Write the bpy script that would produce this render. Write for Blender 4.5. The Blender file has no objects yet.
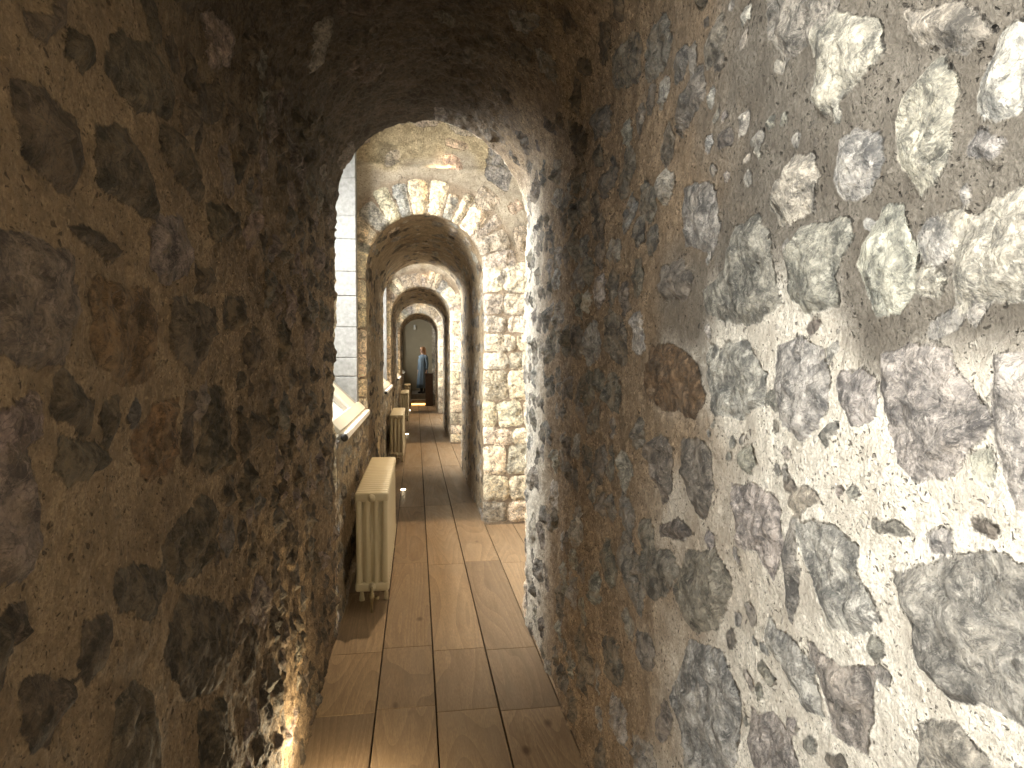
import bpy, bmesh, math, random
import numpy as np
from mathutils import Vector, Matrix

# ------------------------------------------------------------------ camera, world, lights, exposure
scene = bpy.context.scene
COL = scene.collection
CAM_YAW, CAM_PITCH, FPX = 8.530765609948133, -2.1475854282985063, 640.0
cam_data = bpy.data.cameras.new('camera')
cam_data.sensor_width = 36.0
cam_data.lens = FPX / 1024.0 * 36.0
cam_data.clip_start = 0.02
cam = bpy.data.objects.new('camera', cam_data)
cam.location = (0, 0, 1.6)
cam.rotation_euler = (math.radians(90 + CAM_PITCH), 0, math.radians(-CAM_YAW))
COL.objects.link(cam)
scene.camera = cam

world = bpy.data.worlds.new('overcast_sky')
scene.world = world
world.use_nodes = True
world.node_tree.nodes['Background'].inputs[0].default_value = (0.75, 0.86, 1.0, 1)
world.node_tree.nodes['Background'].inputs[1].default_value = 0.6

vs = scene.view_settings
scene.display_settings.display_device = 'sRGB'
vs.view_transform = 'Standard'
vs.look = 'None'
vs.exposure = 0.6
vs.gamma = 1.0
vs.use_curve_mapping = False
try:
    scene.cycles.max_bounces = 7
    scene.cycles.diffuse_bounces = 3
    scene.cycles.sample_clamp_indirect = 4.0
    scene.cycles.use_denoising = True
except Exception:
    pass

def area_light(name, loc, direction, sx, sy, power, color):
    d = bpy.data.lights.new(name, 'AREA')
    d.shape = 'RECTANGLE'; d.size = sx; d.size_y = sy
    d.energy = power; d.color = color
    o = bpy.data.objects.new(name, d); COL.objects.link(o)
    o.location = loc
    o.rotation_euler = Vector(direction).to_track_quat('-Z', 'Z').to_euler()
    return o

DAY = (1.0, 0.975, 0.93)
# daylight outside the window of every bay: (y0, y1, watts)
BAY_LIGHT = [(-2.1, -0.25, 640), (4.0, 5.1, 235), (9.6, 11.2, 250), (16.1, 17.9, 240), (22.6, 25.2, 60)]
for a, b, w in BAY_LIGHT:
    al = area_light('window_daylight', (-1.75, (a + b) / 2, 2.95 if a > 0 else 2.7), (1, 0, -0.38), b - a, 1.9, w, DAY)
    if a > 0: al.data.spread = math.radians(115)      # deep embrasures let daylight in mostly square to the wall
WARM = (1.0, 0.74, 0.38)

# ------------------------------------------------------------------ helpers
def tag(o, label=None, cat=None, group=None, kind=None):
    if label: o['label'] = label
    if cat: o['category'] = cat
    if group: o['group'] = group
    if kind: o['kind'] = kind
    return o

def empty(name, loc, label=None, cat=None, group=None, rz=0):
    o = bpy.data.objects.new(name, None); COL.objects.link(o)
    o.location = loc; o.rotation_euler = (0, 0, rz); o.empty_display_size = 0.1
    return tag(o, label, cat, group)

def link_mesh(name, me, mat=None, parent=None, smooth=True):
    o = bpy.data.objects.new(name, me); COL.objects.link(o)
    if mat: me.materials.append(mat)
    if parent: o.parent = parent
    if smooth: me.polygons.foreach_set('use_smooth', [True] * len(me.polygons))
    return o

def from_bm(name, bm, mat=None, parent=None, smooth=False):
    me = bpy.data.meshes.new(name)
    bmesh.ops.recalc_face_normals(bm, faces=bm.faces)
    bm.to_mesh(me); bm.free()
    return link_mesh(name, me, mat, parent, smooth)

def bm_box(bm, x0, x1, y0, y1, z0, z1, bevel=0.0, seg=1, mat=None):
    r = bmesh.ops.create_cube(bm, size=1.0)
    vsx = r['verts']
    for v in vsx:
        v.co = Vector((x0 + (v.co.x + .5) * (x1 - x0), y0 + (v.co.y + .5) * (y1 - y0), z0 + (v.co.z + .5) * (z1 - z0)))
    if mat: 
        for v in vsx: v.co = mat @ v.co
    if bevel > 0:
        es = list({e for v in vsx for e in v.link_edges})
        bmesh.ops.bevel(bm, geom=es, offset=bevel, segments=seg, affect='EDGES', profile=0.5)

def bm_tube(bm, pts, radii, n=10, caps=True, flat=1.0):
    """tube along points; radii per point; flat squeezes the second axis"""
    rings = []
    for i, p in enumerate(pts):
        p = Vector(p)
        a = Vector(pts[max(i - 1, 0)]); b = Vector(pts[min(i + 1, len(pts) - 1)])
        d = (b - a).normalized()
        ref = Vector((0, 0, 1)) if abs(d.z) < 0.9 else Vector((1, 0, 0))
        s = d.cross(ref).normalized(); t = s.cross(d).normalized()
        r = radii[i] if hasattr(radii, '__len__') else radii
        rings.append([bm.verts.new(p + (s * math.cos(k * 2 * math.pi / n) + t * math.sin(k * 2 * math.pi / n) * flat) * r) for k in range(n)])
    for i in range(len(rings) - 1):
        for k in range(n):
            bm.faces.new((rings[i][k], rings[i][(k + 1) % n], rings[i + 1][(k + 1) % n], rings[i + 1][k]))
    if caps:
        bm.faces.new(rings[0][::-1]); bm.faces.new(rings[-1])

# ------------------------------------------------------------------ numpy noise
def _hash(ix, iy, iz, seed):
    h = (ix.astype(np.int64) * 374761393 + iy.astype(np.int64) * 668265263 + iz.astype(np.int64) * 2147483647 + seed * 1274126177) & 0xFFFFFFFF
    h = ((h ^ (h >> 13)) * 1274126177) & 0xFFFFFFFF
    h = ((h ^ (h >> 16)) * 2246822519) & 0xFFFFFFFF
    return ((h ^ (h >> 15)) & 0xFFFFFF) / float(0xFFFFFF)

def vnoise(p, freq, seed=0):
    q = p * freq
    i = np.floor(q).astype(np.int64); fr = q - i
    fr = fr * fr * (3 - 2 * fr)
    x, y, z = i[..., 0], i[..., 1], i[..., 2]
    u, v, w = fr[..., 0], fr[..., 1], fr[..., 2]
    def c(a, b, d): return _hash(x + a, y + b, z + d, seed)
    a00 = c(0,0,0)*(1-u)+c(1,0,0)*u; a10 = c(0,1,0)*(1-u)+c(1,1,0)*u
    a01 = c(0,0,1)*(1-u)+c(1,0,1)*u; a11 = c(0,1,1)*(1-u)+c(1,1,1)*u
    return ((a00*(1-v)+a10*v)*(1-w) + (a01*(1-v)+a11*v)*w) * 2 - 1

def fbm(p, freq, octaves=4, seed=0, gain=0.5):
    s = np.zeros(p.shape[:-1]); a = 1.0; t = 0
    for k in range(octaves):
        s += a * vnoise(p, freq * 2.03 ** k, seed + k * 17); t += a; a *= gain
    return s / t

def facets(U, T, size, seed):
    """chipped-rock relief: every cell of a jittered lattice is a plane with its own tilt"""
    q0, q1 = U / size, T / size
    i0, i1 = np.floor(q0).astype(np.int64), np.floor(q1).astype(np.int64)
    best = np.full(U.shape, 1e9); h = np.zeros(U.shape)
    zz = np.zeros_like(i0)
    for a in (-1, 0, 1):
        for b in (-1, 0, 1):
            c0, c1 = i0 + a, i1 + b
            px = c0 + _hash(c0, c1, zz, seed); py = c1 + _hash(c0, c1, zz, seed + 1)
            d = (q0 - px) ** 2 + (q1 - py) ** 2
            hh = (_hash(c0, c1, zz, seed + 2) - .5) + (q0 - px) * (_hash(c0, c1, zz, seed + 3) - .5) * 1.4 + (q1 - py) * (_hash(c0, c1, zz, seed + 4) - .5) * 1.4
            m = d < best
            best = np.where(m, d, best); h = np.where(m, hh, h)
    return h

# ------------------------------------------------------------------ materials
def new_mat(name):
    m = bpy.data.materials.new(name); m.use_nodes = True
    nt = m.node_tree; nt.nodes.clear()
    out = nt.nodes.new('ShaderNodeOutputMaterial'); b = nt.nodes.new('ShaderNodeBsdfPrincipled')
    nt.links.new(b.outputs[0], out.inputs[0])
    return m, nt, b

class N:
    def __init__(s, nt): s.nt = nt
    def link(s, v, inp):
        if hasattr(v, 'is_linked') or isinstance(v, bpy.types.NodeSocket): s.nt.links.new(v, inp)
        else: inp.default_value = v
    def math(s, op, a, b=0.0, c=None, clamp=False):
        n = s.nt.nodes.new('ShaderNodeMath'); n.operation = op; n.use_clamp = clamp
        s.link(a, n.inputs[0]); s.link(b, n.inputs[1])
        if c is not None: s.link(c, n.inputs[2])
        return n.outputs[0]
    def noise(s, vec, scale, detail=4, rough=.6, dist=0.0):
        n = s.nt.nodes.new('ShaderNodeTexNoise'); s.link(vec, n.inputs['Vector'])
        n.inputs['Scale'].default_value = scale; n.inputs['Detail'].default_value = detail
        n.inputs['Roughness'].default_value = rough; n.inputs['Distortion'].default_value = dist
        return n.outputs['Fac']
    def voronoi(s, vec, scale, feature='F1', out='Distance', rnd=1.0):
        n = s.nt.nodes.new('ShaderNodeTexVoronoi'); n.feature = feature; s.link(vec, n.inputs['Vector'])
        n.inputs['Scale'].default_value = scale; n.inputs['Randomness'].default_value = rnd
        return n.outputs[out]
    def rng(s, v, a, b, c=0.0, d=1.0, smooth=False):
        n = s.nt.nodes.new('ShaderNodeMapRange'); s.link(v, n.inputs[0])
        if smooth: n.interpolation_type = 'SMOOTHSTEP'
        for k, x in zip((1, 2, 3, 4), (a, b, c, d)): n.inputs[k].default_value = x
        return n.outputs[0]
    def mix(s, fac, a, b, mode='MIX'):
        n = s.nt.nodes.new('ShaderNodeMix'); n.data_type = 'RGBA'; n.blend_type = mode
        s.link(fac, n.inputs[0]); s.link(a, n.inputs[6]); s.link(b, n.inputs[7])
        return n.outputs[2]
    def attr(s, name, out='Color'):
        n = s.nt.nodes.new('ShaderNodeAttribute'); n.attribute_name = name
        return n.outputs[out]
    def coord(s, sx=1, sy=1, sz=1):
        t = s.nt.nodes.new('ShaderNodeTexCoord'); m = s.nt.nodes.new('ShaderNodeMapping')
        s.nt.links.new(t.outputs['Object'], m.inputs[0]); m.inputs['Scale'].default_value = (sx, sy, sz)
        return m.outputs[0]
    def bump(s, h, strength, dist, normal=None):
        n = s.nt.nodes.new('ShaderNodeBump'); n.inputs['Strength'].default_value = strength
        n.inputs['Distance'].default_value = dist; s.link(h, n.inputs['Height'])
        if normal is not None: s.link(normal, n.inputs['Normal'])
        return n.outputs[0]

def rubble_material():
    m, nt, b = new_mat('rubble_masonry'); g = N(nt)
    co = g.coord()
    sdf = g.attr('sdf', 'Fac'); tint = g.attr('tint'); mort = g.attr('mortar')
    # ragged stone outline
    n1 = g.noise(co, 28, 6, .65)
    grime = g.attr('grime', 'Fac')
    d = g.math('ADD', sdf, g.math('MULTIPLY', g.math('SUBTRACT', n1, .5), g.rng(grime, 0, 1, .026, .055)))
    stone = g.rng(d, .0025, -.0025, 0, 1, True)
    # stone colour: mottling, pale veins, dark patches
    n2 = g.noise(co, 14, 8, .72, .6); n3 = g.noise(co, 70, 6, .75, .4)
    c = g.mix(g.rng(n2, .40, .62), g.mix(1.0, tint, (.42, .42, .42, 1), 'MULTIPLY'), g.mix(1.0, tint, (1.55, 1.5, 1.42, 1), 'MULTIPLY'))
    c = g.mix(g.rng(n3, .38, .66, 0, .9), c, g.mix(1.0, c, (1.9, 1.85, 1.75, 1), 'MULTIPLY'))
    vein = g.noise(co, 11, 5, .6, 1.4)
    va = g.math('ABSOLUTE', g.math('SUBTRACT', vein, .5))
    c = g.mix(g.rng(va, .014, 0, 0, .5), c, g.mix(1.0, tint, (2.3, 2.25, 2.1, 1), 'MULTIPLY'))
    vein2 = g.math('ABSOLUTE', g.math('SUBTRACT', g.noise(co, 23, 4, .6, 1.0), .5))
    c = g.mix(g.rng(vein2, .02, 0, 0, .55), c, g.mix(1.0, tint, (.22, .22, .23, 1), 'MULTIPLY'))
    c = g.mix(g.rng(g.noise(co, 48, 5, .7, .2), .56, .64, 0, .7), c, g.mix(1.0, tint, (2.5, 2.4, 2.25, 1), 'MULTIPLY'))
    c = g.mix(g.rng(g.noise(co, 33, 6, .75, .3), .46, .38, 0, .65), c, g.mix(1.0, tint, (.30, .30, .31, 1), 'MULTIPLY'))
    c = g.mix(g.math('MULTIPLY', grime, g.rng(g.noise(co, 19, 6, .7), .50, .60, 0, .7)), c, g.mix(1.0, mort, (.8, .8, .8, 1), 'MULTIPLY'))
    # mortar colour: grain, pale lumps, dark pits
    g1 = g.noise(co, 160, 4, .7); g2 = g.noise(co, 9, 5, .6)
    k = g.mix(g.rng(g1, .3, .7), g.mix(1.0, mort, (.55, .53, .50, 1), 'MULTIPLY'), g.mix(1.0, mort, (1.3, 1.3, 1.3, 1), 'MULTIPLY'))
    k = g.mix(g.rng(g2, .42, .62, 0, .8), k, g.mix(1.0, mort, (.66, .63, .60, 1), 'MULTIPLY'))
    k = g.mix(g.rng(g.noise(co, 42, 6, .7, .5), .55, .66, 0, .75), k, g.mix(1.0, mort, (.50, .47, .44, 1), 'MULTIPLY'))
    k = g.mix(g.rng(g.noise(co, 31, 7, .72, .3), .57, .66, 0, .7), k, g.mix(1.0, mort, (1.35, 1.35, 1.35, 1), 'MULTIPLY'))
    gr = g.noise(co, 13, 9, .72, .35)
    k = g.mix(g.math('MULTIPLY', grime, g.rng(gr, .49, .56, 0, .8)), k, g.mix(1.0, mort, (.36, .33, .30, 1), 'MULTIPLY'))
    k = g.mix(g.math('MULTIPLY', grime, g.rng(g.noise(co, 47, 7, .75, .3), .53, .62, 0, .8)), k, g.mix(1.0, mort, (.33, .30, .27, 1), 'MULTIPLY'))
    k = g.mix(g.math('MULTIPLY', grime, g.rng(g.noise(co, 39, 7, .7, .3), .46, .40, 0, .6)), k, g.mix(1.0, mort, (1.7, 1.7, 1.65, 1), 'MULTIPLY'))
    wob = nt.nodes.new('ShaderNodeVectorMath'); wob.operation = 'ADD'
    nn = nt.nodes.new('ShaderNodeTexNoise'); nt.links.new(co, nn.inputs['Vector']); nn.inputs['Scale'].default_value = 60
    sc_ = nt.nodes.new('ShaderNodeVectorMath'); sc_.operation = 'SCALE'; sc_.inputs['Scale'].default_value = .022
    nt.links.new(nn.outputs['Color'], sc_.inputs[0]); nt.links.new(co, wob.inputs[0]); nt.links.new(sc_.outputs[0], wob.inputs[1])
    wv = wob.outputs[0]
    pitn = g.math('ADD', g.voronoi(wv, 55), g.rng(g.noise(co, 17, 2), .35, .65, .14, -.08))
    pit = g.rng(pitn, .20, .12, 0, 1, True)
    pit2 = g.rng(g.math('ADD', g.voronoi(wv, 120), g.rng(g.noise(co, 40, 2), .4, .6, .12, -.06)), .22, .14, 0, 1, True)
    peb = g.rng(g.math('ADD', g.voronoi(wv, 38), g.rng(g.noise(co, 22, 2), .45, .6, .25, 0)), .26, .2, 0, 1, True)
    k = g.mix(g.math('MULTIPLY', peb, .6), k, g.mix(1.0, mort, g.mix(g.rng(g.noise(co, 30, 1), .4, .6), (1.5, 1.5, 1.5, 1), (.42, .42, .44, 1)), 'MULTIPLY'))
    pits = g.math('MAXIMUM', pit, pit2)
    fl = g.rng(g.math('ADD', g.voronoi(wv, 75), g.rng(g.noise(co, 21, 3), .38, .62, .16, -.10)), .26, .17, 0, 1, True)
    k = g.mix(g.math('MULTIPLY', g.math('MULTIPLY', fl, grime), .95), k, g.mix(1.0, mort, (.14, .13, .12, 1), 'MULTIPLY'))
    fp = g.rng(g.math('ADD', g.voronoi(wv, 62), g.rng(g.noise(co, 26, 3), .4, .6, .18, -.04)), .22, .15, 0, 1, True)
    k = g.mix(g.math('MULTIPLY', g.math('MULTIPLY', fp, grime), .6), k, g.mix(1.0, mort, (2.0, 2.0, 1.95, 1), 'MULTIPLY'))
    k = g.mix(g.math('MULTIPLY', pits, .78), k, g.mix(1.0, mort, (.16, .15, .14, 1), 'MULTIPLY'))
    col = g.mix(stone, k, c)
    nt.links.new(col, b.inputs['Base Color'])
    # relief
    hs = g.math('ADD', g.math('MULTIPLY', g.noise(co, 35, 9, .7, .5), 1.3), g.math('MULTIPLY', g.voronoi(wv, 32, 'F1'), .5))
    hm = g.math('SUBTRACT', g.math('MULTIPLY', g.noise(co, 90, 6, .75), .8), g.math('MULTIPLY', pits, .9))
    hm = g.math('ADD', hm, g.math('MULTIPLY', peb, .3))
    hx = nt.nodes.new('ShaderNodeMix'); hx.data_type = 'FLOAT'
    nt.links.new(stone, hx.inputs[0]); nt.links.new(hm, hx.inputs[2]); nt.links.new(hs, hx.inputs[3])
    nt.links.new(g.bump(hx.outputs[0], 1.0, .018), b.inputs['Normal'])
    b.inputs['Roughness'].default_value = .82
    rr = g.rng(n3, .3, .7, .55, .9)
    nt.links.new(rr, b.inputs['Roughness'])
    b.inputs['Specular IOR Level'].default_value = .35
    return m

def wood_floor_material():
    m, nt, b = new_mat('old_pine_boards'); g = N(nt)
    tint = g.attr('board', 'Fac'); off = g.attr('shift', 'Vector')
    t = nt.nodes.new('ShaderNodeTexCoord'); a = nt.nodes.new('ShaderNodeVectorMath'); a.operation = 'ADD'
    nt.links.new(t.outputs['Object'], a.inputs[0]); nt.links.new(off, a.inputs[1])
    mp = nt.nodes.new('ShaderNodeMapping'); nt.links.new(a.outputs[0], mp.inputs[0]); mp.inputs['Scale'].default_value = (1, .13, 1)
    co = mp.outputs[0]
    warp = g.noise(co, 4, 3, .5)
    fine = g.noise(co, 220, 4, .6)
    grain = g.rng(g.noise(co, 26, 3, .55, 1.6), .3, .7)
    ringn = g.math('FRACT', g.math('MULTIPLY', g.noise(co, 3.2, 1, .4, .5), 17.0))
    grain = g.math('ADD', g.math('MULTIPLY', grain, .5), g.math('MULTIPLY', g.rng(ringn, 0, 1, 1, 0), .6))
    c = g.mix(grain, (.175, .12, .076, 1), (.335, .245, .16, 1))
    c = g.mix(g.rng(fine, .35, .7, 0, .7), c, (.15, .105, .068, 1))
    c = g.mix(g.rng(g.noise(mp.inputs[0].links[0].from_socket, 2.2, 5, .6), .4, .75, 0, .5), c, (.20, .155, .11, 1))
    mp2 = nt.nodes.new('ShaderNodeMapping'); nt.links.new(a.outputs[0], mp2.inputs[0]); mp2.inputs['Scale'].default_value = (1, .55, 1)
    kn = g.voronoi(mp2.outputs[0], 4.2)
    c = g.mix(g.rng(kn, .10, .035, 0, .85), c, (.07, .035, .017, 1))
    c = g.mix(1.0, c, g.mix(tint, (.78, .76, .74, 1), (1.2, 1.17, 1.1, 1)), 'MULTIPLY')
    nt.links.new(c, b.inputs['Base Color'])
    nt.links.new(g.rng(g.noise(co, 8, 4), .3, .7, .38, .6), b.inputs['Roughness'])
    h = g.math('ADD', g.math('MULTIPLY', grain, .3), g.math('MULTIPLY', fine, .4))
    nt.links.new(g.bump(h, .35, .004), b.inputs['Normal'])
    return m

def plain(name, color, rough=.6, var=.15, scale=20, metal=0.0, bump=.2, dist=.002, spec=.5):
    m, nt, b = new_mat(name); g = N(nt); co = g.coord()
    n = g.noise(co, scale, 5, .6)
    lo = tuple(x * (1 - var) for x in color) + (1,); hi = tuple(min(1, x * (1 + var)) for x in color) + (1,)
    nt.links.new(g.mix(g.rng(n, .3, .7), lo, hi), b.inputs['Base Color'])
    b.inputs['Roughness'].default_value = rough; b.inputs['Metallic'].default_value = metal
    b.inputs['Specular IOR Level'].default_value = spec
    if bump: nt.links.new(g.bump(g.noise(co, scale * 4, 4), bump, dist), b.inputs['Normal'])
    return m

def emitter(name, color, strength):
    m, nt, b = new_mat(name)
    b.inputs['Base Color'].default_value = (.8, .8, .8, 1)
    b.inputs['Emission Color'].default_value = color + (1,)
    b.inputs['Emission Strength'].default_value = strength
    return m

M_RUB = rubble_material()
M_FLOOR = wood_floor_material()
M_ASHLAR = plain('pale_ashlar_limestone', (.29, .288, .283), .85, .22, 26, bump=.6, dist=.006)
M_SILLSTONE = plain('limewashed_sill', (.80, .79, .76), .7, .06, 12, bump=.3)
M_PAINT = plain('cream_painted_timber', (.74, .69, .58), .45, .05, 6, bump=.05)
M_GREYTRIM = plain('grey_painted_timber', (.38, .38, .36), .5, .08, 8, bump=.05)
M_RAD = plain('cream_radiator_enamel', (.50, .44, .31), .38, .05, 9, bump=.12, dist=.002)
M_BRASS = plain('dulled_brass', (.40, .33, .20), .4, .12, 30, metal=.7)
M_DARK = plain('blackened_iron', (.04, .036, .032), .6, .2, 30)
M_SUB = plain('dark_underfloor', (.02, .016, .012), .9)
M_PLASTER = plain('beige_plaster', (.36, .30, .20), .85, .06, 3, bump=.15)
M_OAK = plain('dark_stained_oak', (.085, .05, .032), .5, .25, 14, bump=.2)
M_STEP = plain('stone_step', (.22, .19, .15), .75, .2, 12)
M_STEEL = plain('brushed_steel', (.5, .5, .5), .35, .05, 40, metal=1.0)
M_LENS = emitter('lit_lens', (1.0, .86, .62), 30)
M_LED = emitter('lit_strip', (1.0, .52, .13), 4)

# ------------------------------------------------------------------ masonry surfaces
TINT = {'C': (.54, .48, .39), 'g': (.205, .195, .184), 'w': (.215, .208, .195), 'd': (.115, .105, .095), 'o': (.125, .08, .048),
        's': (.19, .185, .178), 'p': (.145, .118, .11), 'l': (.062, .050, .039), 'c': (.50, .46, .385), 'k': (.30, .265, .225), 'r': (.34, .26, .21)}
MORT_PALE, MORT_BROWN, MORT_GREY, MORT_YEL = (.75, .70, .62), (.31, .225, .14), (.175, .155, .13), (.60, .50, .33)

def poly_sdf(U, T, pts):
    pts = np.array(pts, float); n = len(pts)
    d = np.full(U.shape, 1e9); sgn = np.ones(U.shape)
    for i in range(n):
        a = pts[i]; b = pts[i - 1]
        ex, ey = b[0] - a[0], b[1] - a[1]
        wx, wy = U - a[0], T - a[1]
        t = np.clip((wx * ex + wy * ey) / (ex * ex + ey * ey + 1e-12), 0, 1)
        dx, dy = wx - ex * t, wy - ey * t
        d = np.minimum(d, dx * dx + dy * dy)
        c1 = U * 0 + (T >= a[1]); c2 = T < b[1]; c3 = ex * wy > ey * wx
        flip = ((c1 > 0) & c2 & c3) | (~(c1 > 0) & ~c2 & ~c3)
        sgn = np.where(flip, -sgn, sgn)
    return sgn * np.sqrt(d)

def rbox_sdf(U, T, c, h, ang, r):
    x, y = U - c[0], T - c[1]
    ca, sa = math.cos(ang), math.sin(ang)
    x, y = x * ca + y * sa, -x * sa + y * ca
    qx, qy = np.abs(x) - h[0] + r, np.abs(y) - h[1] + r
    return np.minimum(np.maximum(qx, qy), 0) + np.sqrt(np.maximum(qx, 0) ** 2 + np.maximum(qy, 0) ** 2) - r

class Field:
    """stones laid out on an unrolled surface (u, t)"""
    def __init__(s, us, ts, P, seed, warp=.03):
        s.u, s.t = us, ts
        s.P = P; s.seed = seed
        U, T = np.meshgrid(us, ts, indexing='ij')
        s.U = U + warp * fbm(P, 7, 3, seed) ; s.T = T + warp * fbm(P, 7, 3, seed + 50)
        s.sdf = np.full(U.shape, .2); s.tint = np.zeros(U.shape + (3,)) + .2
        s.lift = np.zeros(U.shape)
        s.rnd = random.Random(seed)
    def _win(s, u0, u1, t0, t1):
        a, b = np.searchsorted(s.u, [u0, u1]); c, d = np.searchsorted(s.t, [t0, t1])
        return slice(max(a - 1, 0), b + 1), slice(max(c - 1, 0), d + 1)
    def _put(s, w, d, kind, lift):
        col = np.array(TINT[kind]); v = s.rnd.uniform(.78, 1.22)
        col = col * v * np.array([s.rnd.uniform(.96, 1.05), 1, s.rnd.uniform(.93, 1.05)])
        m = d < s.sdf[w]
        s.sdf[w] = np.where(m, d, s.sdf[w])
        s.tint[w] = np.where(m[..., None], col, s.tint[w])
        s.lift[w] = np.where(m, lift, s.lift[w])
    def poly(s, kind, pts, lift=1.0):
        p = np.array(pts); w = s._win(p[:, 0].min() - .12, p[:, 0].max() + .12, p[:, 1].min() - .12, p[:, 1].max() + .12)
        if s.U[w].size: s._put(w, poly_sdf(s.U[w], s.T[w], pts), kind, lift)
    def free(s, u, t, margin):
        i = min(np.searchsorted(s.u, u), len(s.u) - 1); j = min(np.searchsorted(s.t, t), len(s.t) - 1)
        return s.sdf[i, j] > margin
    def box(s, kind, c, h, ang=0, r=None, lift=1.0):
        R = math.hypot(*h) + .12
        w = s._win(c[0] - R, c[0] + R, c[1] - R, c[1] + R)
        if s.U[w].size: s._put(w, rbox_sdf(s.U[w], s.T[w], c, h, ang, r or min(h) * .55), kind, lift)
    def rubble(s, u0, u1, t0, t1, size=.15, fill=.8, kinds='gggdw', avoid=True, tilt=.5, aspect=1.4, gap=.02):
        r = s.rnd; u = u0
        while u < u1:
            hh = size * r.uniform(.6, 1.25); t = t0 + r.uniform(-size, 0)
            while t < t1:
                ww = hh * aspect * r.uniform(.6, 1.7)
                c = (u + hh / 2 + r.uniform(-.2, .2) * hh, t + ww / 2)
                t += ww
                if r.random() > fill: continue
                h = (max(hh / 2 - gap, .012) * r.uniform(.75, 1), max(ww / 2 - gap, .012) * r.uniform(.8, 1))
                if avoid and not s.free(c[0], c[1], min(h) * .9): continue
                s.box(r.choice(kinds), c, h, r.uniform(-tilt, tilt), min(h) * r.uniform(.5, .95), r.uniform(.5, 1.3))
            u += hh

def build_masonry(field, P, Nn, mort, rough=1.0, splits=None, extra=None, grime=None, edge=None):
    """displace the sheet P along Nn and link it, cut along u into the named pieces"""
    s = field; sd = s.seed
    jag = s.sdf + .012 * fbm(P, 30, 3, sd + 9)
    dome = np.clip(-jag / .035, 0, 1); dome = dome * (2 - dome)
    fac = facets(s.U, s.T, .075, sd) * .6 + facets(s.U + 3, s.T, .033, sd + 5) * .4
    h = .010 * fbm(P, 2.2, 3, sd + 1) * 1.6 + .006 * fbm(P, 14, 4, sd + 2) * rough
    st = dome * (.011 * s.lift + .020 * fac * rough + .010 * fbm(P, 20, 4, sd + 3) * rough)
    mo = (1 - dome) * (.007 * np.abs(fbm(P, 34, 3, sd + 4)) * rough - .003)
    h = h + st + mo
    if grime is None: grime = np.full(s.U.shape, .6)
    gouge = fbm(P, 13, 5, sd + 8, .62)
    h = h - grime * .026 * np.clip(gouge - .12, 0, .5) * rough + grime * .008 * fbm(P, 38, 3, sd + 12) * rough
    if edge is not None: h = h * edge
    if extra is not None: h = h + extra
    V = P - Nn * h[..., None]      # Nn points into the masonry
    nu, nt_ = s.U.shape
    out = []
    for name, a, b in splits:
        ia = int(np.argmin(np.abs(s.u - a))); ib = int(np.argmin(np.abs(s.u - b)))
        v = V[ia:ib + 1]; n0, n1 = v.shape[:2]
        idx = np.arange(n0 * n1).reshape(n0, n1)
        q = np.stack([idx[:-1, :-1], idx[1:, :-1], idx[1:, 1:], idx[:-1, 1:]], -1).reshape(-1, 4)
        me = bpy.data.meshes.new(name)
        me.vertices.add(n0 * n1); me.vertices.foreach_set('co', v.reshape(-1).astype(np.float32))
        me.loops.add(q.size); me.loops.foreach_set('vertex_index', q.reshape(-1).astype(np.int32))
        me.polygons.add(len(q)); me.polygons.foreach_set('loop_start', (np.arange(len(q)) * 4).astype(np.int32))
        me.update(calc_edges=True)
        at = me.attributes.new('sdf', 'FLOAT', 'POINT'); at.data.foreach_set('value', s.sdf[ia:ib + 1].reshape(-1).astype(np.float32))
        at = me.attributes.new('grime', 'FLOAT', 'POINT'); at.data.foreach_set('value', grime[ia:ib + 1].reshape(-1).astype(np.float32))
        for nm, arr in (('tint', s.tint), ('mortar', mort)):
            at = me.attributes.new(nm, 'FLOAT_COLOR', 'POINT')
            c4 = np.ones((n0 * n1, 4), np.float32); c4[:, :3] = arr[ia:ib + 1].reshape(-1, 3)
            at.data.foreach_set('color', c4.reshape(-1))
        out.append(tag(link_mesh(name, me, M_RUB), kind='structure'))
    return out

XL, XR, SPRING = -.46, .65, 2.42
XC, RAD = (XL + XR) / 2, (XR - XL) / 2
ARC = math.pi * RAD
UT = 2 * SPRING + ARC

def blend(a, b, k): return np.array(a) * (1 - k[..., None]) + np.array(b) * k[..., None]

def sstep(x, a, b):
    t = np.clip((x - a) / (b - a), 0, 1); return t * t * (3 - 2 * t)

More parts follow.
